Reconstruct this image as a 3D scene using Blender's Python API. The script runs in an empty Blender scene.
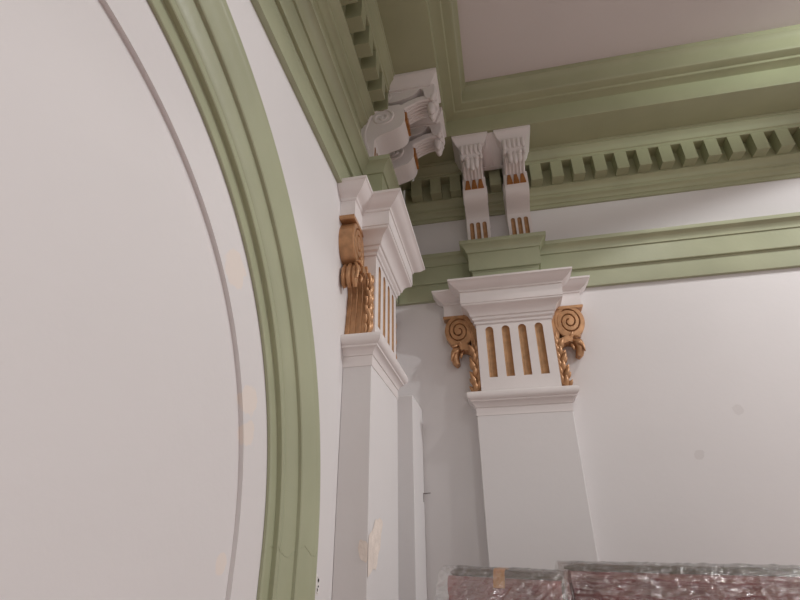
import bpy, bmesh, math, random
from mathutils import Vector, Matrix, noise

random.seed(7)
S = bpy.context.scene
COL = S.collection
E = 1.6                      # eye height above the floor (metres)
PI = math.pi

# ------------------------------------------------------------------ materials
def new_mat(name):
    m = bpy.data.materials.new(name); m.use_nodes = True
    nt = m.node_tree
    return m, nt, nt.nodes, nt.links, nt.nodes['Principled BSDF']

def paint(name, col, rough=0.5, var=0.06, scale=3.0, bump=0.15, bscale=60.0, spec=0.35, patches=None):
    """Painted plaster / timber: slow tone variation, brushy bump, optional filler patches (x, y, z, radius)."""
    m, nt, N, L, b = new_mat(name)
    tc = N.new('ShaderNodeTexCoord')
    n1 = N.new('ShaderNodeTexNoise'); n1.inputs['Scale'].default_value = scale; n1.inputs['Detail'].default_value = 5
    L.new(tc.outputs['Object'], n1.inputs['Vector'])
    mr = N.new('ShaderNodeMapRange'); mr.inputs[3].default_value = 1 - var; mr.inputs[4].default_value = 1 + var
    mr.inputs[1].default_value = .3; mr.inputs[2].default_value = .7
    L.new(n1.outputs['Fac'], mr.inputs[0])
    mx = N.new('ShaderNodeMix'); mx.data_type = 'RGBA'; mx.blend_type = 'MULTIPLY'; mx.inputs[0].default_value = 1
    mx.inputs[6].default_value = (*col, 1)
    L.new(mr.outputs[0], mx.inputs[7])
    out = mx.outputs[2]
    if patches:
        nz = N.new('ShaderNodeTexNoise'); nz.inputs['Scale'].default_value = 22; nz.inputs['Detail'].default_value = 4
        L.new(tc.outputs['Object'], nz.inputs['Vector'])
        for (px, py, pz, pr, pc) in patches:
            vd = N.new('ShaderNodeVectorMath'); vd.operation = 'DISTANCE'
            vd.inputs[1].default_value = (px, py, pz)
            L.new(tc.outputs['Object'], vd.inputs[0])
            ad = N.new('ShaderNodeMath'); ad.operation = 'MULTIPLY_ADD'; ad.inputs[1].default_value = pr * 1.3
            L.new(nz.outputs['Fac'], ad.inputs[0]); L.new(vd.outputs['Value'], ad.inputs[2])
            r = N.new('ShaderNodeMapRange'); r.inputs[1].default_value = pr * 1.55; r.inputs[2].default_value = pr * 1.4
            r.inputs[3].default_value = 0; r.inputs[4].default_value = .75
            L.new(ad.outputs[0], r.inputs[0])
            m2 = N.new('ShaderNodeMix'); m2.data_type = 'RGBA'
            m2.inputs[7].default_value = (*pc, 1)
            L.new(r.outputs[0], m2.inputs[0]); L.new(out, m2.inputs[6]); out = m2.outputs[2]
    L.new(out, b.inputs['Base Color'])
    b.inputs['Roughness'].default_value = rough
    b.inputs['Specular IOR Level'].default_value = spec
    n2 = N.new('ShaderNodeTexNoise'); n2.inputs['Scale'].default_value = bscale; n2.inputs['Detail'].default_value = 6
    L.new(tc.outputs['Object'], n2.inputs['Vector'])
    bp = N.new('ShaderNodeBump'); bp.inputs['Strength'].default_value = bump; bp.inputs['Distance'].default_value = .004
    L.new(n2.outputs['Fac'], bp.inputs['Height']); L.new(bp.outputs['Normal'], b.inputs['Normal'])
    return m

CREAM = (.80, .715, .645)
M_WALLL = paint('white_wall_paint', (.73, .708, .703), .6, .025, 1.3, .22, 28, .3, patches=[
    (0, -1.865, E + .60, .055, CREAM), (0, -1.715, E + .32, .045, CREAM), (0, -1.70, E + .25, .035, CREAM),
    (0, -1.72, E - .02, .03, CREAM)])
M_WALLB = paint('white_wall_paint_back', (.72, .698, .692), .6, .03, 1.1, .15, 28, .3, patches=[
    (1.546, 0, E + .413, .028, (.63, .60, .59)), (1.781, 0, E + .626, .03, (.65, .62, .61))])
M_WHITE = paint('white_woodwork_paint', (.76, .715, .70), .42, .03, 5, .10, 60, .4)
M_SAGE = paint('sage_green_paint', (.375, .395, .262), .36, .07, 4, .12, 50, .45)
M_SAGE2 = paint('sage_green_paint_cornice', (.365, .375, .238), .40, .09, 3, .12, 50, .4)
M_CEIL = paint('pale_ceiling_paint', (.66, .61, .60), .7, .04, .8, .10, 30, .2)
M_PATCH = paint('cream_filler', CREAM, .8, .08, 30, .5, 60, .2)
M_HOLE = paint('dark_cavity', (.035, .03, .027), .8, .1, 30, .2, 60, .2)
M_CHIP = paint('bare_plaster', (.78, .76, .72), .9, .12, 60, .6, 120, .1)
M_CARPET = paint('worn_red_carpet', (.44, .26, .215), .95, .15, 6, .6, 300, .1)

def gold(name, col, rough, metal):
    m, nt, N, L, b = new_mat(name)
    tc = N.new('ShaderNodeTexCoord')
    n = N.new('ShaderNodeTexNoise'); n.inputs['Scale'].default_value = 30; n.inputs['Detail'].default_value = 5
    L.new(tc.outputs['Object'], n.inputs['Vector'])
    cr = N.new('ShaderNodeValToRGB')
    cr.color_ramp.elements[0].position = .3; cr.color_ramp.elements[0].color = (*[c * .78 for c in col], 1)
    cr.color_ramp.elements[1].position = .7; cr.color_ramp.elements[1].color = (*[min(1, c * 1.15) for c in col], 1)
    L.new(n.outputs['Fac'], cr.inputs[0]); L.new(cr.outputs[0], b.inputs['Base Color'])
    b.inputs['Metallic'].default_value = metal; b.inputs['Roughness'].default_value = rough
    bp = N.new('ShaderNodeBump'); bp.inputs['Strength'].default_value = .15; bp.inputs['Distance'].default_value = .002
    L.new(n.outputs['Fac'], bp.inputs['Height']); L.new(bp.outputs['Normal'], b.inputs['Normal'])
    return m
M_GOLD = gold('gold_paint', (.49, .265, .13), .34, .35)
M_GOLDF = gold('gold_paint_matt', (.46, .265, .13), .45, .25)
M_BRONZE = gold('copper_gold_paint', (.40, .17, .05), .45, .35)

def leather():
    m, nt, N, L, b = new_mat('burgundy_leather')
    tc = N.new('ShaderNodeTexCoord')
    n = N.new('ShaderNodeTexNoise'); n.inputs['Scale'].default_value = 9; n.inputs['Detail'].default_value = 6
    L.new(tc.outputs['Object'], n.inputs['Vector'])
    cr = N.new('ShaderNodeValToRGB')
    cr.color_ramp.elements[0].position = .3; cr.color_ramp.elements[0].color = (.27, .05, .05, 1)
    cr.color_ramp.elements[1].position = .75; cr.color_ramp.elements[1].color = (.50, .115, .11, 1)
    L.new(n.outputs['Fac'], cr.inputs[0]); L.new(cr.outputs[0], b.inputs['Base Color'])
    b.inputs['Roughness'].default_value = .45
    v = N.new('ShaderNodeTexVoronoi'); v.inputs['Scale'].default_value = 160
    L.new(tc.outputs['Object'], v.inputs['Vector'])
    bp = N.new('ShaderNodeBump'); bp.inputs['Strength'].default_value = .15; bp.inputs['Distance'].default_value = .002
    L.new(v.outputs['Distance'], bp.inputs['Height']); L.new(bp.outputs['Normal'], b.inputs['Normal'])
    return m
M_LEATHER = leather()

def timber():
    m, nt, N, L, b = new_mat('dark_brown_wood')
    tc = N.new('ShaderNodeTexCoord')
    w = N.new('ShaderNodeTexNoise'); w.inputs['Scale'].default_value = 14; w.inputs['Detail'].default_value = 8
    mp = N.new('ShaderNodeMapping'); mp.inputs['Scale'].default_value = (.25, 5, 5)
    L.new(tc.outputs['Object'], mp.inputs['Vector']); L.new(mp.outputs[0], w.inputs['Vector'])
    cr = N.new('ShaderNodeValToRGB')
    cr.color_ramp.elements[0].position = .3; cr.color_ramp.elements[0].color = (.055, .035, .026, 1)
    cr.color_ramp.elements[1].position = .8; cr.color_ramp.elements[1].color = (.15, .105, .08, 1)
    L.new(w.outputs['Fac'], cr.inputs[0]); L.new(cr.outputs[0], b.inputs['Base Color'])
    b.inputs['Roughness'].default_value = .4
    return m
M_WOOD = timber()
M_TAPE = paint('orange_tape', (.85, .36, .03), .5, .06, 20, .1, 60, .4)
M_WIRE = paint('dark_wire', (.12, .09, .075), .6, .1, 20, .1, 60, .3)

def plastic():
    m = bpy.data.materials.new('clear_plastic_film'); m.use_nodes = True
    nt = m.node_tree; N = nt.nodes; L = nt.links
    N.clear()
    out = N.new('ShaderNodeOutputMaterial')
    tr = N.new('ShaderNodeBsdfTransparent'); tr.inputs[0].default_value = (.93, .93, .94, 1)
    gl = N.new('ShaderNodeBsdfGlossy'); gl.inputs['Color'].default_value = (1, 1, 1, 1); gl.inputs['Roughness'].default_value = .15
    df = N.new('ShaderNodeBsdfDiffuse'); df.inputs[0].default_value = (.8, .79, .79, 1)
    tc = N.new('ShaderNodeTexCoord')
    mp = N.new('ShaderNodeMapping'); mp.inputs['Scale'].default_value = (5, 5, 40); mp.inputs['Rotation'].default_value = (0, .25, 0)
    n = N.new('ShaderNodeTexNoise'); n.inputs['Scale'].default_value = 3; n.inputs['Detail'].default_value = 7
    n.inputs['Distortion'].default_value = 1.2
    L.new(tc.outputs['Object'], mp.inputs['Vector']); L.new(mp.outputs[0], n.inputs['Vector'])
    bp = N.new('ShaderNodeBump'); bp.inputs['Strength'].default_value = .6; bp.inputs['Distance'].default_value = .012
    L.new(n.outputs['Fac'], bp.inputs['Height'])
    L.new(bp.outputs['Normal'], gl.inputs['Normal']); L.new(bp.outputs['Normal'], df.inputs['Normal'])
    lw = N.new('ShaderNodeLayerWeight'); lw.inputs['Blend'].default_value = .25
    L.new(bp.outputs['Normal'], lw.inputs['Normal'])
    mr = N.new('ShaderNodeMapRange'); mr.inputs[3].default_value = .26; mr.inputs[4].default_value = .8
    L.new(lw.outputs['Fresnel'], mr.inputs[0])
    m0 = N.new('ShaderNodeMixShader'); m0.inputs[0].default_value = .09
    L.new(tr.outputs[0], m0.inputs[1]); L.new(df.outputs[0], m0.inputs[2])
    m1 = N.new('ShaderNodeMixShader')
    L.new(mr.outputs[0], m1.inputs[0]); L.new(m0.outputs[0], m1.inputs[1]); L.new(gl.outputs[0], m1.inputs[2])
    L.new(m1.outputs[0], out.inputs[0])
    return m
M_PLASTIC = plastic()

# ------------------------------------------------------------------ mesh helpers
class MB:
    def __init__(s): s.v = []; s.f = []
    def add(s, vs, fs):
        o = len(s.v); s.v += [tuple(p) for p in vs]; s.f += [tuple(i + o for i in q) for q in fs]; return o
    def grid(s, rows, wrap=False, cap=False):
        n = len(rows[0]); vs = [p for r in rows for p in r]; fs = []
        for i in range(len(rows) - 1):
            for j in range(n if wrap else n - 1):
                k = (j + 1) % n
                fs.append((i * n + j, i * n + k, (i + 1) * n + k, (i + 1) * n + j))
        if cap:
            fs.append(tuple(range(n))[::-1]); fs.append(tuple((len(rows) - 1) * n + j for j in range(n)))
        s.add(vs, fs)
    def box(s, x0, x1, y0, y1, z0, z1):
        v = [(x, y, z) for z in (z0, z1) for y in (y0, y1) for x in (x0, x1)]
        s.add(v, [(0, 2, 3, 1), (4, 5, 7, 6), (0, 1, 5, 4), (1, 3, 7, 5), (3, 2, 6, 7), (2, 0, 4, 6)])
    def extrude(s, poly, a, b, fn):
        """polygon of 2-D points carried from a to b along the third axis; fn(p, q, t) -> xyz"""
        n = len(poly)
        s.add([fn(p, q, t) for t in (a, b) for p, q in poly],
              [tuple(range(n))[::-1], tuple(range(n, 2 * n))] + [(i, (i + 1) % n, n + (i + 1) % n, n + i) for i in range(n)])
    def tube(s, pts, rad, n=8, cap=True):
        pts = [Vector(p) for p in pts]; rows = []
        up = None
        for i, p in enumerate(pts):
            d = (pts[min(i + 1, len(pts) - 1)] - pts[max(i - 1, 0)]).normalized()
            if up is None:
                up = Vector((0, 0, 1)) if abs(d.z) < .8 else Vector((1, 0, 0))
            a = d.cross(up).normalized(); b2 = a.cross(d).normalized(); up = b2
            r = rad[i] if isinstance(rad, (list, tuple)) else rad
            rows.append([tuple(p + a * r * math.cos(2 * PI * k / n) + b2 * r * math.sin(2 * PI * k / n)) for k in range(n)])
        s.grid(rows, True, cap)
    def ellipsoid(s, c, r, nu=14, nv=10, rot=None):
        rows = []
        R = rot or Matrix.Identity(3)
        for i in range(nv + 1):
            t = PI * i / nv; t = min(max(t, .02), PI - .02)
            rows.append([tuple(Vector(c) + R @ Vector((r[0] * math.sin(t) * math.cos(2 * PI * k / nu), r[1] * math.sin(t) * math.sin(2 * PI * k / nu), r[2] * math.cos(t)))) for k in range(nu)])
        s.grid(rows, True, True)
    def sweep(s, path, prof, d0=None, d1=None, cap=False):
        """profile (offset to the right of the path, z) mitred along a plan path"""
        n = len(path); rows = []
        P = [Vector(p) for p in path]
        dirs = [(P[i + 1] - P[i]).normalized() for i in range(n - 1)]
        for i in range(n):
            a = dirs[i - 1] if i > 0 else (Vector(d0) if d0 else dirs[0])
            b = dirs[i] if i < n - 1 else (Vector(d1) if d1 else dirs[-1])
            na = Vector((a.y, -a.x)); nb = Vector((b.y, -b.x))
            mm = (na + nb) / (1 + na.dot(nb))
            rows.append([(P[i].x + mm.x * d, P[i].y + mm.y * d, z + E) for d, z in prof])
        s.grid(rows)
        if cap:
            m = len(prof)
            lo = [rows[i][0] for i in range(n)]; hi = [rows[i][-1] for i in range(n)]
            s.add(lo, [tuple(range(n))]); s.add(hi, [tuple(range(n))])
    def build(s, name, mat, parent=None, smooth=.7, loc=None, recalc=True):
        me = bpy.data.meshes.new(name)
        me.from_pydata(s.v, [], s.f)
        bm = bmesh.new(); bm.from_mesh(me)
        bmesh.ops.remove_doubles(bm, verts=bm.verts, dist=1e-5)
        if recalc: bmesh.ops.recalc_face_normals(bm, faces=bm.faces)
        bm.to_mesh(me); bm.free()
        if smooth:
            me.polygons.foreach_set('use_smooth', [True] * len(me.polygons))
            me.set_sharp_from_angle(angle=smooth)
        me.materials.append(mat)
        o = bpy.data.objects.new(name, me); COL.objects.link(o)
        if parent: o.parent = parent
        if loc: o.location = loc
        return o

def holed_face(mb, outer, holes, fn):
    """flat face with holes, triangulated; 2-D loops mapped by fn"""
    bm = bmesh.new(); es = []
    for lp in [outer] + holes:
        vs = [bm.verts.new((p[0], p[1], 0)) for p in lp]
        for i in range(len(vs)): es.append(bm.edges.new((vs[i], vs[(i + 1) % len(vs)])))
    bmesh.ops.triangle_fill(bm, use_beauty=True, use_dissolve=False, edges=es)
    bm.verts.index_update()
    mb.add([fn(v.co.x, v.co.y) for v in bm.verts], [tuple(v.index for v in f.verts) for f in bm.faces])
    bm.free()

def empty(name, loc, label, cat, group=None, rz=0):
    o = bpy.data.objects.new(name, None); COL.objects.link(o)
    o.location = loc; o.rotation_euler = (0, 0, rz); o.empty_display_size = .1
    o['label'] = label; o['category'] = cat
    if group: o['group'] = group
    return o
def tag(o, label, cat, group=None):
    o['label'] = label; o['category'] = cat
    if group: o['group'] = group
    return o
def struct(o, label=None):
    o['kind'] = 'structure'
    if label: o['label'] = label
    return o
def dup(o, parent=None):
    c = o.copy(); COL.objects.link(c)
    if parent: c.parent = parent
    for ch in list(o.children): dup(ch, c)
    return c

# ------------------------------------------------------------------ the room
XR, YF = 5.2, -6.4
AY, AR = -2.535, .853        # blind arch: centre along the left wall, radius of the recess
mb = MB()
# left wall with a shallow recessed arch panel
arc = [(AY - AR, -E)] + [(AY - AR * math.cos(PI * i / 96), AR * math.sin(PI * i / 96) - .01) for i in range(97)] + [(AY + AR, -E)]
outer = [(YF, -E), (YF, 2.75), (0, 2.75), (0, -E)]
W = lambda x: (lambda y, z: (x, y, z + E))
holed_face(mb, [(YF, -E)] + arc + [(0, -E), (0, 2.75), (YF, 2.75)], [], W(0.0))
mb.grid([[W(0)(*p) for p in arc], [W(-.011)(*p) for p in arc]])
holed_face(mb, arc, [], W(-.011))
struct(mb.build('wall_left', M_WALLL, smooth=.5), 'white plastered wall holding the recessed round arch panel')
mb = MB(); mb.add([(0, 0, 0), (XR, 0, 0), (XR, 0, 2.75 + E), (0, 0, 2.75 + E)], [(0, 1, 2, 3)])
struct(mb.build('wall_back', M_WALLB, smooth=0), 'plain white wall at the right behind the fluted pilaster')
mb = MB(); mb.add([(0, YF, 0), (XR, YF, 0), (XR, 0, 0), (0, 0, 0)], [(0, 1, 2, 3)])
struct(mb.build('floor', M_CARPET, smooth=0))
mb = MB(); mb.add([(.5, YF, 2.662 + E), (XR, YF, 2.662 + E), (XR, -.5, 2.662 + E), (.5, -.5, 2.662 + E)], [(3, 2, 1, 0)])
struct(mb.build('ceiling', M_CEIL, smooth=0), 'pinkish white flat ceiling panel inside the green cornice')

# entablature: architrave with break-outs over the pilasters, then the cornice
ARCH = [(0, 1.404), (.025, 1.404), (.026, 1.408), (.026, 1.508), (.030, 1.514), (.030, 1.519), (.043, 1.519), (.045, 1.523), (.045, 1.630),
        (.0455, 1.639), (.053, 1.640), (.0535, 1.649), (.056, 1.656), (.064, 1.671), (.074, 1.681), (.084, 1.687), (.090, 1.689), (.091, 1.692), (.091, 1.713), (.086, 1.716), (0, 1.722)]
PB, BC, BL = .170, .706, .772     # break-out half width; break-out centres on the two walls
OUT = .112
OUT_L = .100
left_path = [(0, YF), (0, -BL - PB), (OUT_L, -BL - PB), (OUT_L, -BL + PB), (0, -BL + PB), (0, 0)]
back_path = [(0, 0), (BC - PB, 0), (BC - PB, -OUT), (BC + PB, -OUT), (BC + PB, 0), (XR, 0)]
ARCH_L = [(d - .004 - (.002 if z > 1.63 else 0), z) for d, z in ARCH]
mb = MB(); mb.sweep(left_path, ARCH_L, d1=(1, 0))
struct(mb.build('trim_1', M_SAGE, smooth=.35), 'sage green architrave along the left wall above the arch')
mb = MB(); mb.sweep(back_path, ARCH, d0=(0, 1))
struct(mb.build('trim_2', M_SAGE, smooth=.35), 'sage green architrave along the far wall above the fluted capital')
BED = [(0, 2.018), (.014, 2.018), (.017, 2.024), (.017, 2.040), (.024, 2.044), (.028, 2.054), (.038, 2.064), (.050, 2.070), (.054, 2.076), (.054, 2.090),
       (.060, 2.096), (.064, 2.108), (.074, 2.120), (.086, 2.128), (.092, 2.134), (.092, 2.145), (.088, 2.147), (.088, 2.274), (.165, 2.274), (.168, 2.278), (.168, 2.292),
       (.176, 2.298), (.180, 2.312), (.190, 2.330), (.200, 2.340), (.204, 2.346), (.204, 2.356), (.210, 2.360), (.212, 2.370),
       (.432, 2.370), (.434, 2.374), (.434, 2.497), (.440, 2.500), (.489, 2.503), (.493, 2.506), (.494, 2.511), (.498, 2.514), (.538, 2.515), (.546, 2.518), (.550, 2.526), (.550, 2.575),
       (.552, 2.588), (.557, 2.604), (.566, 2.620), (.577, 2.630), (.579, 2.638), (.579, 2.664), (.50, 2.668)]
SH = .015
BED_L = [(d - SH * min(1, max(0, (.40 - d) / .2)), z - (.06 if d < .0175 and z < 2.03 else 0)) for d, z in BED]
mb = MB(); mb.sweep([(0, YF), (0, 0)], BED_L, d1=(1, 0))
corn_l = struct(mb.build('trim_3', M_SAGE2, smooth=.45), 'sage green dentil cornice along the left wall')
mb = MB(); mb.sweep([(0, 0), (XR, 0)], BED, d0=(0, 1))
corn_b = struct(mb.build('trim_4', M_SAGE2, smooth=.45), 'sage green dentil cornice along the far wall')
def dentil(mb, w=.072):
    a, b = 2.146 + E, 2.274 + E
    bv = .002
    pr = [(.086, a), (.163, a), (.165, a + bv), (.165, b), (.086, b)]
    mb.extrude(pr, 0, w, lambda v, z, t: (t, -v, z))
mb = MB(); dentil(mb)
d0 = mb.build('dentil', M_SAGE2, parent=corn_b, smooth=0); d0.location = (.143, 0, 0)
for k in range(1, 27):
    x = .143 + .1331 * k
    if x > 3.6: break
    d = d0.copy(); COL.objects.link(d); d.parent = corn_b; d.location = (x, 0, 0)
for k in range(-6, 14):
    yf = -.981 - .1335 * k          # far edge of the block
    if yf > -.2: continue
    d = d0.copy(); COL.objects.link(d); d.parent = corn_l
    d.rotation_euler = (0, 0, PI / 2); d.location = (-SH, yf - .072, 0)

# boxed-in pipe in the corner
mb = MB(); mb.box(.001, .152, -.31, -.001, 0, .722 + E)
o = mb.build('trim_5', M_WALLB, smooth=0)
bv = o.modifiers.new('bevel', 'BEVEL'); bv.width = .004; bv.segments = 2
struct(o, 'white boxed-in pipe casing in the corner behind the left pilaster')

# ------------------------------------------------------------------ arch moulding
am = empty('arch_moulding', (0, AY, 0), 'sage green moulded arch trim curving over the recessed white panel on the left wall', 'arch moulding')
RP = [(.973, .0006), (.973, .008), (.975, .0095), (1.006, .0095), (1.009, .011), (1.009, .023), (1.011, .025), (1.024, .026), (1.027, .025), (1.029, .0265), (1.040, .031), (1.055, .0355), (1.068, .0385), (1.074, .040), (1.077, .0405),
      (1.078, .049), (1.081, .0515), (1.095, .054), (1.110, .058), (1.125, .062), (1.140, .0645), (1.150, .0665), (1.152, .0675), (1.172, .068), (1.176, .065), (1.176, .0006)]
mb = MB(); rows = []
N_ = 128
st = [(-1, -E)] + [(-1, -E * (1 - i / 8)) for i in range(1, 8)] + [('a', i) for i in range(N_ + 1)] + [(1, -E * i / 8) for i in range(1, 9)]
for a, b in st:
    if a == 'a':
        t = PI - PI * b / N_
        rows.append([(o_, r * math.cos(t), r * math.sin(t) - .01 + E) for r, o_ in RP])
    else:
        rows.append([(o_, a * r, b + E - .01 * (1 + b / E)) for r, o_ in RP])
mb.grid(rows); mb.build('moulding', M_SAGE, am, smooth=.45)
# a raised paint crack across the jamb of the arch
mb = MB(); pts = []
for i in range(40):
    r = .975 + .20 * i / 39
    off = 0
    for (r0, o0), (r1, o1) in zip(RP[1:], RP[2:]):
        if r0 <= r <= r1 and r1 > r0: off = o0 + (o1 - o0) * (r - r0) / (r1 - r0)
    pts.append((off + .0002, r, E + .0 + .012 * math.sin(i * .33) + .006 * noise.noise(Vector((i * .5, 0, 3)))))
mb.tube(pts, [.0007 + .0006 * abs(noise.noise(Vector((i * .7, 2, 0)))) for i in range(40)], 5)
mb.build('paint_crack', M_SAGE, am)

# chipped fixing hole beside the arch foot
ch = empty('chipped_hole', (0, -1.165, E - .09), 'small dark chipped fixing hole in the wall beside the arch foot', 'wall hole')
mb = MB(); mb.add([(.0012, .010 * math.cos(t) * (1 + .35 * math.sin(3 * t)), .022 * math.sin(t) * (1 + .3 * math.cos(2 * t + 1))) for t in [2 * PI * i / 20 for i in range(20)]], [tuple(range(20))])
mb.grid([[(h, k * .012 * math.cos(t) * (1 + .35 * math.sin(3 * t)), k * .025 * math.sin(t) * (1 + .3 * math.cos(2 * t + 1))) for t in [2 * PI * i / 20 for i in range(20)]] for h, k in ((.0012, .8), (.003, .95), (0, 1.25))], True)
mb.build('chipped_rim', M_CHIP, ch)
mb = MB()
for (a, b_, r) in ((.004, .012, .006), (-.002, -.013, .005), (.005, -.004, .003)):
    mb.ellipsoid((.002, a, b_), (.002, r * .7, r), 10, 6)
mb.build('cavity', M_HOLE, ch)

# bent wire on the pipe casing
mb = MB(); mb.tube([(.1532, -.04, E + .225), (.1532, -.041, E + .250), (.1532, -.040, E + .268), (.1534, -.012, E + .270), (.158, -.0014, E + .271), (.185, -.0014, E + .272)], .0016, 6)
tag(mb.build('bent_wire', M_WIRE), 'thin dark bent wire stub where the corner casing meets the far wall', 'wire')

# ------------------------------------------------------------------ pilaster
def flute_outline(R, z0, z1, uc, n=12):
    return [(uc - R, z0), (uc + R, z0)] + [(uc + R * math.cos(PI * i / n), z1 - R + R * math.sin(PI * i / n)) for i in range(n + 1)]
def flute_mesh(R, z0, z1, depth, fn, n=12, rows=14):
    """round-topped hollow flute: fn(u, z, depth) -> xyz"""
    mb = MB(); g = []
    zs = [z0 + (z1 - R - z0) * i / rows for i in range(rows + 1)] + [z1 - R + R * math.sin(PI / 2 * i / 8) for i in range(1, 9)]
    for z in zs:
        hw = R if z <= z1 - R else math.sqrt(max(R * R - (z - (z1 - R)) ** 2, 1e-8))
        rr = []
        for j in range(n + 1):
            u = -hw * math.cos(PI * j / n)
            rr.append(fn(u, z, depth * math.sqrt(max(0, hw * hw - u * u)) / R))
        g.append(rr)
    mb.grid(g)
    b = g[0]; mb.add(b, [tuple(range(len(b)))])
    return mb

HW, PV = .2475, .117         # shaft half width and projection
BW, BV = .213, .114          # fluted capital block
def make_pilaster(label):
    t = empty('pilaster', (0, 0, 0), label, 'pilaster', 'white pilasters with gilded capitals')
    mb = MB(); mb.box(-HW, HW, -PV, -.0006, 0, .69 + E)
    o = mb.build('shaft', M_WHITE if False else M_WALLB, t, smooth=0)
    bv = o.modifiers.new('bevel', 'BEVEL'); bv.width = .003; bv.segments = 2
    # base moulding of the capital
    U = lambda h, v: [(-h, -.0006), (-h, -v), (h, -v), (h, -.0006)]
    mb = MB()
    mb.sweep(U(HW, PV), [(-.01, .640), (.002, .640), (.002, .682), (.006, .684), (.007, .690), (.012, .700), (.020, .710), (.027, .713), (.028, .721), (.034, .724), (.040, .730), (.044, .738),
                         (.045, .748), (.044, .757), (.040, .763), (.033, .766), (-.03, .768)], cap=True)
    mb.build('base_moulding', M_WHITE, t, smooth=.5)
    # fluted block with four real hollow flutes
    z0, z1 = .764 + E, 1.18 + E
    f0, f1, R = .851 + E, 1.156 + E, .0225
    cs = (-.139, -.0463, .0463, .139)
    mb = MB()
    holed_face(mb, [(-BW, z0), (BW, z0), (BW, z1), (-BW, z1)], [flute_outline(R, f0, f1, c) for c in cs], lambda u, z: (u, -BV, z))
    mb.grid([[(-BW, -.0006, z0), (-BW, -.0006, z1)], [(-BW, -BV, z0), (-BW, -BV, z1)]])
    mb.grid([[(BW, -.0006, z0), (BW, -.0006, z1)], [(BW, -BV, z0), (BW, -BV, z1)]])
    blk = mb.build('capital_block', M_WHITE, t, smooth=0, recalc=True)
    for c in cs:
        flute_mesh(R, f0, f1, .019, lambda u, z, d, c=c: (u + c, -BV + d, z)).build('flute', M_GOLDF, blk, smooth=.9)
    # stepped abacus
    TOP = [(-.02, 1.174), (.006, 1.174), (.008, 1.178), (.008, 1.190), (.013, 1.193), (.018, 1.198), (.020, 1.206), (.020, 1.213), (.027, 1.216), (.030, 1.222), (.034, 1.236), (.043, 1.251), (.056, 1.263), (.070, 1.270),
           (.073, 1.274), (.073, 1.282), (.077, 1.284), (.077, 1.354), (.083, 1.357), (.084, 1.366), (.090, 1.372), (.100, 1.376), (.114, 1.384), (.126, 1.396), (.134, 1.406), (.140, 1.409), (.141, 1.420), (-.02, 1.421)]
    mb = MB(); mb.sweep(U(BW, BV), TOP, cap=True)
    mb.build('abacus', M_WHITE, t, smooth=.45)
    WING = [(-.02, 1.268), (0, 1.268), (.001, 1.272), (.001, 1.344), (.007, 1.348), (.008, 1.357), (.014, 1.364), (.026, 1.370), (.042, 1.382), (.054, 1.398), (.059, 1.406), (.064, 1.409), (.065, 1.420), (-.02, 1.421)]
    for s in (-1, 1):
        a, b = sorted((s * .26, s * .400))
        mb = MB(); mb.sweep([(a, -.0006), (a, -.066), (b, -.066), (b, -.0006)], WING, cap=True)
        mb.build('abacus_wing', M_WHITE, t, smooth=.45)
    # gilded scroll brackets on both flanks
    for s in (-1, 1):
        make_scroll(t, s)
    return t

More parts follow.
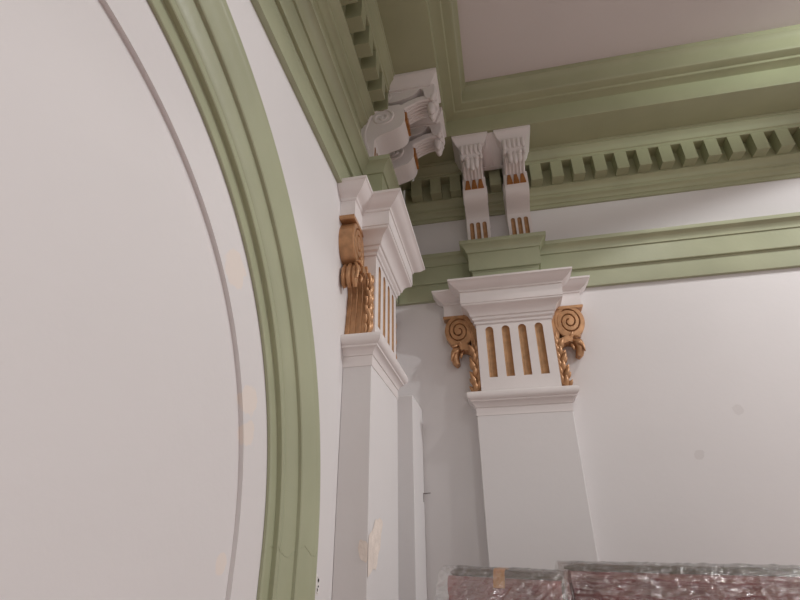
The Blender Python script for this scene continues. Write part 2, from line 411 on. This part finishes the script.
def make_scroll(t, s):
    X = lambda u, v, z: (s * u, -v, z + E)
    uc, zc, ru, rz, vf = .318, 1.168, .084, .102, .064
    mb = MB()
    # volute disc: flat rim band and a grooved spiral face
    nth, nr = 96, 44
    def spiral_depth(r, th):
        # groove r = r0 + k*turns, running anticlockwise outwards on the right-hand scroll
        k = .31; d = 1e9
        ph = (th - PI / 2) / (2 * PI)
        for n in range(-1, 4):
            tt = ph + n
            if 0 <= tt <= 2.30: d = min(d, abs(r - (.13 + k * tt)))
        return d
    rows = []
    for i in range(nr + 1):
        q = i / nr
        row = []
        for j in range(nth):
            th = 2 * PI * j / nth
            d = spiral_depth(q, th)
            g = max(0, 1 - d / .05)
            v = vf - .013 * g * g * (3 - 2 * g) + .004 * (1 - q) ** 1
            if q > .96: v -= .003
            row.append(X(uc + ru * max(q, .01) * math.cos(th), v, zc + rz * max(q, .01) * math.sin(th)))
        rows.append(row)
    rows.append([X(uc + ru * 1.0 * math.cos(2 * PI * j / nth), vf - .008, zc + rz * math.sin(2 * PI * j / nth)) for j in range(nth)])
    rows.append([X(uc + ru * .985 * math.cos(2 * PI * j / nth), vf * .5, zc + rz * .985 * math.sin(2 * PI * j / nth)) for j in range(nth)])
    rows.append([X(uc + ru * 1.0 * math.cos(2 * PI * j / nth), .004, zc + rz * math.sin(2 * PI * j / nth)) for j in range(nth)])
    rows.append([X(uc + ru * 1.0 * math.cos(2 * PI * j / nth), .0006, zc + rz * math.sin(2 * PI * j / nth)) for j in range(nth)])
    mb.grid(rows, True, True)
    # small fillet under the abacus wing
    mb.extrude([(.225, 1.25), (.402, 1.25), (.408, 1.256), (.408, 1.268), (.225, 1.268)], .0006, .066, lambda u, z, v: X(u, v, z))
    # web between the volute and the block
    mb.extrude([(.205, .98), (.238, .98), (.246, 1.06), (.262, 1.16), (.29, 1.25), (.205, 1.262)], .0006, .060, lambda u, z, v: X(u, v, z))
    br = mb.build('scroll_bracket', M_GOLD, t, smooth=.6)
    # stem running down beside the fluted block
    mb = MB()
    outl = [(.2685, .768), (.262, .80), (.254, .85), (.247, .90), (.243, .95), (.244, .985), (.252, 1.012), (.270, 1.032), (.296, 1.040), (.312, 1.034)]
    inn = [(.318, 1.062), (.29, 1.075), (.25, 1.06), (.205, 1.03), (.205, .768)]
    mb.extrude(outl + inn, .0006, .084, lambda u, z, v: X(u, v, z))
    for v in (.018, .042, .066):
        mb.tube([X(u + .001, v, z) for u, z in outl[:9]], [.0045, .004, .0035, .003, .003, .003, .0035, .0035, .003], 8)
    mb.build('stem', M_GOLD, br, smooth=.6)
    # curled leaf tip under the volute: three fat lobes side by side
    mb = MB()
    cl = [(.268, 1.038), (.290, 1.052), (.314, 1.056), (.335, 1.048), (.349, 1.026), (.352, .998), (.345, .972), (.334, .957)]
    cr = [.008, .012, .016, .020, .022, .022, .020, .013]
    for v, k in ((.0155, 1.0), (.038, 1.15), (.060, 1.0)):
        n0 = len(mb.v)
        mb.tube([X(u, v, z) for u, z in cl], [q * k * (.95 if i > 2 else .85) for i, q in enumerate(cr)], 14)
        mb.v[n0:] = [(p[0], -v + (p[1] + v) * .62, p[2]) for p in mb.v[n0:]]
    mb.build('leaf_curl', M_GOLD, br, smooth=1.0)
    # acanthus sprays: overlapping pointed lobes up the front edge of the stem and below the volute
    mb = MB()
    def lobe(u, v, z, ang, ln, wd, th):
        rows = []
        for i in range(9):
            q = i / 8
            w = wd * math.sin(PI * min(.97, .12 + .85 * q)) ** .8 * (1 - .25 * q) + .0008
            cu = u + ln * q * math.sin(ang); cz = z + ln * q * math.cos(ang)
            cv = v + th * math.sin(PI * q) * 1.2 + .010 * q * q
            ca, sa = math.cos(ang), math.sin(ang)
            rows.append([X(cu + w * math.cos(p) * ca, cv + th * .8 * math.sin(p), cz - w * math.cos(p) * sa) for p in [2 * PI * m / 8 for m in range(8)]])
        mb.grid(rows, True, True)
    rnd = random.Random(3)
    for i in range(6):
        z = .770 + .043 * i
        lobe(.238 - .0015 * i, .084, z, .10 + .30 * (i % 2), .080, .0150, .012)
        lobe(.225, .088, z + .020, -.12, .066, .0120, .010)
        lobe(.250 - .003 * i, .078, z + .008, .62, .046, .0125, .008)
    for (u, z, a, ln, w) in ((.262, 1.035, 1.2, .05, .010), (.280, 1.045, 1.0, .055, .011), (.300, 1.055, .5, .05, .010), (.318, 1.05, 2.2, .06, .011), (.335, 1.06, 2.6, .07, .011),
                             (.305, 1.03, 2.9, .045, .009), (.352, 1.06, 2.9, .085, .011), (.322, 1.075, 1.9, .045, .009), (.24, 1.0, .25, .06, .009), (.226, 1.03, .1, .08, .008)):
        lobe(u, .064, z, a, ln, w, .009)
    mb.build('acanthus_leaf', M_GOLD, br, smooth=1.0)

pil = make_pilaster('white pilaster on the far wall, fluted front of its gilded capital facing out')
pil.location = (.7155, 0, 0)
pl2 = dup(pil)
pl2['label'] = 'white pilaster on the left wall beside the arch, its gilded scroll seen edge-on'
pl2.location = (0, -.760, 0); pl2.rotation_euler = (0, 0, PI / 2)
for ch_ in pl2.children:
    if ch_.name.split('.')[0] in ('shaft', 'base_moulding'): ch_.location.x = -.016
# ragged filler patch wrapped round the near edge of the left pilaster
mb = MB()
def ragged(n, rx, rz, seed):
    return [(rx * math.cos(t) * (1 + .35 * noise.noise(Vector((math.cos(t) * 2, math.sin(t) * 2, seed)))), rz * math.sin(t) * (1 + .35 * noise.noise(Vector((math.cos(t) * 2, math.sin(t) * 2, seed + 5))))) for t in [2 * PI * i / n for i in range(n)]]
lp = ragged(36, .105, .075, 2.0)
pp = [(max(-HW + .0005, -HW + .085 + a) - .016, b + a * .45) for a, b in lp]
mb.add([(a, -PV - .0015, E + .020 + b) for a, b in pp], [tuple(range(36))])
lp2 = ragged(24, .022, .030, 8.0)
mb.add([(-HW - .0175, max(-PV, -PV + .012 + a), E + .0 + b + .4 * a) for a, b in lp2], [tuple(range(24))])
mb.build('filler_patch', M_PATCH, pl2, smooth=0)['label'] = 'ragged cream filler patch'

# ------------------------------------------------------------------ corbels
CW = .0735
def make_corbel(label):
    t = empty('corbel', (0, 0, 1.715 + E), label, 'corbel', 'paired white scroll corbels under the cornice')
    Z0 = 1.715
    X = lambda u, v, z: (u, -v, z - Z0)
    # lower S block: side profile; the front of the leg carries three hollow flutes
    leg = [(.083, 1.716), (.089, 1.935)]
    front = [(.094, 1.948), (.104, 1.958), (.122, 1.970), (.145, 1.980), (.172, 1.988), (.198, 1.997), (.219, 2.009), (.234, 2.025), (.243, 2.046), (.2465, 2.070), (.2468, 2.090), (.245, 2.120), (.241, 2.150), (.234, 2.167), (.218, 2.178)]
    back = [(.075, 2.180), (-.002, 2.10), (-.002, 1.716)]
    prof = leg + front + back
    mb = MB()
    n = len(prof)
    for s in (-1, 1):
        mb.add([X(s * CW, v, z) for v, z in prof], [tuple(range(n))])
    for i in range(1, n):
        (v0, z0), (v1, z1) = prof[i], prof[(i + 1) % n]
        mb.add([X(-CW, v0, z0), X(CW, v0, z0), X(CW, v1, z1), X(-CW, v1, z1)], [(0, 1, 2, 3)])
    vl = lambda z: .083 + (z - 1.716) / (1.935 - 1.716) * .006
    cs = (-.041, 0, .041)
    R = .0135
    holed_face(mb, [(-CW, 1.716), (CW, 1.716), (CW, 1.935), (-CW, 1.935)], [flute_outline(R, 1.735, 1.918, c, 8) for c in cs], lambda u, z: X(u, vl(z), z))
    body = mb.build('scroll_block', M_WHITE, t, smooth=.35)
    for c in cs:
        flute_mesh(R, 1.735, 1.918, .012, lambda u, z, d, c=c: X(u + c, vl(z) - d, z), 8, 8).build('flute', M_GOLDF, body, smooth=.9)
    # gilded wedge insets on the nose
    for c in cs:
        mb = MB()
        f = lambda z: .2455 - max(0, z - 2.11) * .13
        zb, zt = 2.066, 2.140
        rows = [[X(c + k * w, f(z) + h, z) for k in (-1, 1)] for z, w, h in ()]
        lo = [(-.0205, zb), (.0205, zb), (.0115, zt), (-.0115, zt)]
        hi = [(-.018, zb + .003), (.018, zb + .003), (.008, zt - .004), (-.008, zt - .004)]
        vs = [X(c + u, f(z) - .004, z) for u, z in lo] + [X(c + u, f(z) + .013, z) for u, z in hi]
        mb.add(vs, [(4, 5, 6, 7), (0, 1, 5, 4), (1, 2, 6, 5), (2, 3, 7, 6), (3, 0, 4, 7)])
        mb.build('gilt_wedge', M_BRONZE, body, smooth=0)
    # carved spiral on both cheeks
    for s in (-1, 1):
        mb = MB(); pts = []; rad = []
        for i in range(76):
            a = PI + i / 75 * 2.0 * 2 * PI
            r = .010 + .056 * i / 75
            pts.append(X(s * CW, .130 + r * math.cos(a + .0) * 1.05, 2.096 + r * math.sin(a) * .98)); rad.append(.0066 + .0022 * i / 75)
        a0 = pts[-1]
        for q in range(1, 15):
            f = q / 14
            pts.append(X(s * CW, -a0[1] + (.062 + a0[1]) * f - .022 * math.sin(f * PI), a0[2] + Z0 + (1.875 - a0[2] - Z0) * f)); rad.append(.0074 - .002 * f)
        mb.tube(pts, rad, 6)
        mb.ellipsoid(X(s * CW, .130, 2.096), (.007, .012, .012), 10, 6)
        pts = []
        for i in range(30):
            a = i / 29 * 1.5 * 2 * PI; r = .005 + .020 * i / 29
            pts.append(X(s * CW, .048 + r * math.cos(-a), 1.84 + r * math.sin(-a)))
        mb.tube(pts, .004, 6)
        mb.build('carved_spiral', M_WHITE, body, smooth=1.0)
    # ribbed neck springing from the nose
    npf = [(.241, 2.146), (.256, 2.160), (.285, 2.176), (.320, 2.190), (.350, 2.196), (.372, 2.192), (.372, 2.214), (.345, 2.222), (.310, 2.218), (.270, 2.204), (.235, 2.186), (.215, 2.174)]
    mb = MB(); mb.extrude(npf, -CW * .86, CW * .86, lambda v, z, u: X(u, v, z))
    for k in range(6):
        u = (-1 + 2 * k / 5) * CW * .74
        mb.tube([X(u, v, z + .002) for v, z in npf[:6]], .0085, 8)
    mb.build('ribbed_neck', M_WHITE, t, smooth=.6)
    # upper scroll leaf with the drop at the front
    upf = [(.110, 2.298), (.112, 2.262), (.124, 2.232), (.146, 2.214), (.175, 2.208), (.210, 2.212), (.260, 2.224), (.292, 2.236), (.314, 2.262), (.330, 2.278), (.342, 2.272), (.350, 2.252), (.354, 2.215),
           (.364, 2.196), (.390, 2.194), (.400, 2.206), (.405, 2.24), (.408, 2.298)]
    mb = MB(); mb.extrude(upf, -CW * .92, CW * .92, lambda v, z, u: X(u, v, z))
    for s in (-1, 1):
        pts = []; 
        for i in range(40):
            a = i / 39 * 1.6 * 2 * PI; r = .006 + .024 * i / 39
            pts.append(X(s * CW * .92, .150 + r * math.cos(a - 1.2), 2.254 + r * math.sin(a - 1.2)))
        mb.tube(pts, .0042, 6)
        mb.tube([X(s * CW * .92, v, z) for v, z in ((.178, 2.262), (.21, 2.266), (.25, 2.283), (.30, 2.294))], [.004, .004, .0035, .002], 6)
    leaf = mb.build('scroll_leaf', M_WHITE, t, smooth=.6)
    # acanthus front: upright ribs above two rolled curls
    mb = MB()
    for k in range(5):
        u = (-1 + 2 * k / 4) * CW * .76
        mb.ellipsoid(X(u, .404, 2.258), (.0142, .015, .040), 10, 10)
    for u, rz_, zz in ((-.027, .050, 2.166), (.027, .050, 2.166), (0, .058, 2.160)):
        mb.ellipsoid(X(u, .383, zz), (.0175, .021, rz_), 12, 10)
    for s in (-1, 1):
        mb.ellipsoid(X(s * .059, .392, 2.205), (.012, .016, .022), 10, 8)
        mb.ellipsoid(X(s * .030, .398, 2.185), (.016, .016, .016), 10, 8)
    mb.build('acanthus_front', M_WHITE, leaf, smooth=1.0)
    # flared abacus against the soffit
    mb = MB()
    mb.sweep([(-CW, -.165), (-CW, -.385), (CW, -.385), (CW, -.165)], [(-.02, 2.286 - E - Z0), (.003, 2.286 - E - Z0), (.005, 2.296 - E - Z0), (.012, 2.303 - E - Z0), (.022, 2.316 - E - Z0), (.029, 2.334 - E - Z0), (.036, 2.346 - E - Z0),
              (.040, 2.350 - E - Z0), (.040, 2.3695 - E - Z0), (-.02, 2.3698 - E - Z0)], cap=True)
    # close its rear face
    mb.add([X(-CW - .04, .165, 2.3695), X(CW + .04, .165, 2.3695), X(CW + .004, .165, 2.286), X(-CW - .004, .165, 2.286)], [(0, 1, 2, 3)])
    mb.build('abacus', M_WHITE, t, smooth=.45)
    return t
cb = make_corbel('white gilt-fluted corbel on the far wall, left one of the pair above the fluted capital')
cb.location.x = .572
c2 = dup(cb); c2.location.x = .8365
c2['label'] = 'white gilt-fluted corbel on the far wall, right one of the pair above the fluted capital'
for y, lab in ((-.8365, 'white spiral-carved corbel on the left wall, nearer of the pair, whole side in view'),
               (-.5620, 'white spiral-carved corbel on the left wall, farther one, half hidden behind its twin')):
    c = dup(cb); c.location = (-.018, y, 1.715 + E); c.rotation_euler = (0, 0, PI / 2); c.scale = (1, 1.05, 1); c['label'] = lab

# pale saddle-shaped infill between the two far-wall corbels
mb = MB(); rows = []
ua, ub = .572 + CW - .004, .8365 - CW + .004
for i in range(17):
    f = i / 16; v = .205 + .205 * f
    rows.append([(ua + (ub - ua) * k / 20, -v, E + 2.262 + .104 * f ** 1.6 - .016 * abs(math.sin(2 * PI * k / 20)) ** .7 * (1 - f)) for k in range(21)])
rows = [[(p[0], p[1], E + 2.3695) for p in rows[0]]] + rows + [[(p[0], p[1], E + 2.3695) for p in rows[-1]]]
mb.grid(rows)
inf = mb.build('corbel_infill', M_WHITE, smooth=.6)
tag(inf, 'small pale saddle-shaped infill block between the two corbels on the far wall', 'infill block')
mb = MB(); mb.box(ua, ub, -.222, -.195, E + 2.250, E + 2.263); mb.build('fillet', M_WHITE, inf, smooth=0)

# ------------------------------------------------------------------ wrapped benches at the foot of the far wall
def bench(A, B, label, wraplabel, tape=None, fold=0.0):
    """A, B: ends of the top rail (plan x, y, z of its top); local x runs A->B, local -y faces the room"""
    A = Vector(A); B = Vector(B)
    d = (B - A); ln = d.length; rz = math.atan2(d.y, d.x)
    H = A.z + E; drop = (B.z - A.z) / ln
    def fin(mb):
        mb.v = [(p[0], p[1], p[2] + drop * p[0] * p[2] / H) for p in mb.v]
        return mb
    t = empty('bench', (A.x, A.y, 0), label, 'bench', rz=rz)
    # top rail
    mb = MB()
    n = 14; rows = []
    for i in range(25):
        x = ln * i / 24
        k = 1
        e = min(x, ln - x)
        if e < .03: k = math.sqrt(max(.05, 1 - (1 - e / .03) ** 2))
        rows.append([(x, .012 + .022 * k * math.cos(q), H - .014 + .014 * k * math.sin(q)) for q in [2 * PI * m / n for m in range(n)]])
    mb.grid(rows, True, True); fin(mb).build('top_rail', M_WOOD, t, smooth=1.0)
    # upholstered back: horizontal channels
    mb = MB(); rows = []
    zs = [H - .022 - .010 * i for i in range(90)]
    for z in zs:
        q = (H - .022 - z) / .058
        bul = .014 * abs(math.sin(PI * q)) ** .5
        rows.append([(x_, -.008 - bul + .003 * noise.noise(Vector((x_ * 9, z * 16, 1))), z) for x_ in [ln * j / 60 for j in range(61)]])
    rows = [[(p[0], .035, H - .022) for p in rows[0]]] + rows + [[(p[0], .035, zs[-1]) for p in rows[0]]]
    mb.grid(rows)
    fin(mb).build('upholstered_back', M_LEATHER, t, smooth=1.0)
    mb = MB(); mb.box(.004, ln - .004, .020, .045, .30, H - .02); fin(mb).build('back_panel', M_WOOD, t, smooth=0)
    # seat on the wall side and four legs
    mb = MB(); mb.box(.01, ln - .01, .045, .19, .40, .50)
    o = fin(mb).build('seat', M_LEATHER, t, smooth=0); bv = o.modifiers.new('bevel', 'BEVEL'); bv.width = .03; bv.segments = 4
    for x in (.03, ln - .07):
        for y in (.005, .14):
            mb = MB(); mb.box(x, x + .04, y, y + .04, 0, .41 if y > .1 else .62); fin(mb).build('leg', M_WOOD, t, smooth=0)
    # clear film thrown over the rail, flaring a little in front, creased into long ridges
    w = MB(); rows = []
    nx = int(ln * 260) + 20
    sec = [(.062, H - .50), (.058, H - .30), (.052, H - .12), (.046, H - .05), (.040, H - .012), (.028, H + .004), (.012, H + .006), (-.004, H + .004), (-.016, H - .004), (-.024, H - .012)]
    sec += [(-.032 - .42 * .004 * i, H - .018 - .004 * i) for i in range(42)] + [(-.104 - .0003 * i, H - .20 - .02 * i) for i in range(18)]
    ca, sa = math.cos(fold), math.sin(fold)
    rid = lambda a, b, c: 1 - 2.3 * abs(noise.noise(Vector((a, b, c))))
    for v, z in sec:
        row = []
        for jx in range(nx + 1):
            x = -.022 + (ln + .044) * jx / nx
            dp = max(0, H - z)
            p = x * sa + dp * ca + .010 * noise.noise(Vector((x * 12, dp * 12, 6)))
            q = x * ca - dp * sa
            amp = .0045 + min(.0095, dp * .16)
            off = amp * (.8 * rid(q * 5, p * 42, 4.0) + .7 * rid(q * 9 + 40, p * 85, 9.0) + .35 * noise.noise(Vector((x * 70, dp * 110, 2)))
                         + .6 * rid(x * 11 + dp * 25, dp * 12 - x * 18, 17.0))
            sg = -1 if v < .02 else 1
            top = 1 if -.01 < v < .045 and z > H - .02 else 0
            hem = abs(.006 * noise.noise(Vector((x * 11, 0, 5))) + .004 * noise.noise(Vector((x * 45, 1, 5))))
            row.append((x, v + (sg * max(off, -.006) if not top else 0), z + (hem if top else 0)))
        rows.append(row)
    w.grid(rows)
    wr = fin(w).build('plastic_sheet', M_PLASTIC, None, smooth=3.1)
    wr.location = (A.x, A.y, 0); wr.rotation_euler = (0, 0, rz)
    tag(wr, wraplabel, 'plastic sheet')
    if tape is not None:
        mb = MB()
        secs = [(.040, H - .030), (.038, H - .006), (.026, H + .0025), (.012, H + .0035), (-.004, H + .0025), (-.014, H - .006), (-.0165, H - .016), (-.022, H - .032), (-.0255, H - .048)]
        mb.grid([[(tape + x_, v, z) for x_ in (0, .018, .036)] for v, z in secs])
        o = fin(mb).build('tape_strip', M_TAPE, t, smooth=1.0); o['label'] = 'strip of orange tape folded over the rail'
    return t

bench((.376, -.97, -.050), (.715, -1.06, -.061), 'burgundy bench with a brown top rail and orange tape, at the left under film',
      'clear crinkled plastic sheet over the left bench with the orange tape', tape=.150, fold=.75)
bench((.742, -.86, -.041), (1.70, -1.08, -.058), 'burgundy channelled bench without tape, at the right under film',
      'clear crinkled plastic sheet over the right bench, streaked with highlights', fold=-.06)

# ------------------------------------------------------------------ light
def downlight(x, y, w, cone, blend, size=.05, col=(1, .975, .955)):
    l = bpy.data.lights.new('ceiling_downlight', 'SPOT'); l.energy = w; l.color = col
    l.spot_size = math.radians(cone); l.spot_blend = blend; l.shadow_soft_size = size
    o = bpy.data.objects.new('ceiling_downlight', l); COL.objects.link(o); o.location = (x, y, 2.63 + E)
    return o
downlight(2.06, -1.12, 40, 107, .12)
downlight(1.62, -2.77, 15, 124, .4)
downlight(4.7, -1.5, 390, 157, .08, col=(.98, .985, 1))  # added out of view to brighten the left wall
downlight(2.2, -4.2, 56, 158, .08)
def fill_light(loc, aim, sx, sy, w, col, spread):
    l = bpy.data.lights.new('cornice_fill', 'AREA'); l.shape = 'RECTANGLE'; l.size = sx; l.size_y = sy; l.energy = w; l.color = col; l.spread = math.radians(spread)
    o = bpy.data.objects.new('cornice_fill', l); COL.objects.link(o); o.location = loc
    o.rotation_euler = (Vector(aim) - Vector(loc)).to_track_quat('-Z', 'Y').to_euler()
fill_light((4.0, -1.5, 2.5 + E), (2.3, -.45, 2.52 + E), .4, .25, 1.5, (.92, 1, .95), 26)  # added unseen fill, narrow beam to brighten the right-hand cornice fascia
wd = bpy.data.worlds.new('room_ambience'); S.world = wd; wd.use_nodes = True
wd.node_tree.nodes['Background'].inputs[0].default_value = (1, .95, .93, 1)
wd.node_tree.nodes['Background'].inputs[1].default_value = .74

# ------------------------------------------------------------------ camera
F, PITCH, YAW, ROLL = 488.82, math.radians(27.136), math.radians(11.287), math.radians(-.454)
fw = Vector((-math.sin(YAW) * math.cos(PITCH), math.cos(YAW) * math.cos(PITCH), math.sin(PITCH)))
r0 = Vector((math.cos(YAW), math.sin(YAW), 0)); u0 = r0.cross(fw)
r = r0 * math.cos(ROLL) + u0 * math.sin(ROLL); u = u0 * math.cos(ROLL) - r0 * math.sin(ROLL)
cam = bpy.data.cameras.new('camera'); co = bpy.data.objects.new('camera', cam); COL.objects.link(co)
cam.sensor_fit = 'HORIZONTAL'; cam.sensor_width = 36; cam.lens = F / 800 * 36
cam.clip_start = .02
mw = Matrix((r, u, -fw)).transposed().to_4x4(); mw.translation = Vector((.58, -2.77, E))
co.matrix_world = mw
S.camera = co

vs = S.view_settings
vs.view_transform = 'Standard'; vs.look = 'None'; vs.gamma = 1; vs.use_curve_mapping = False; vs.exposure = -.3
S.cycles.use_denoising = True
S.cycles.max_bounces = 10; S.cycles.transparent_max_bounces = 12
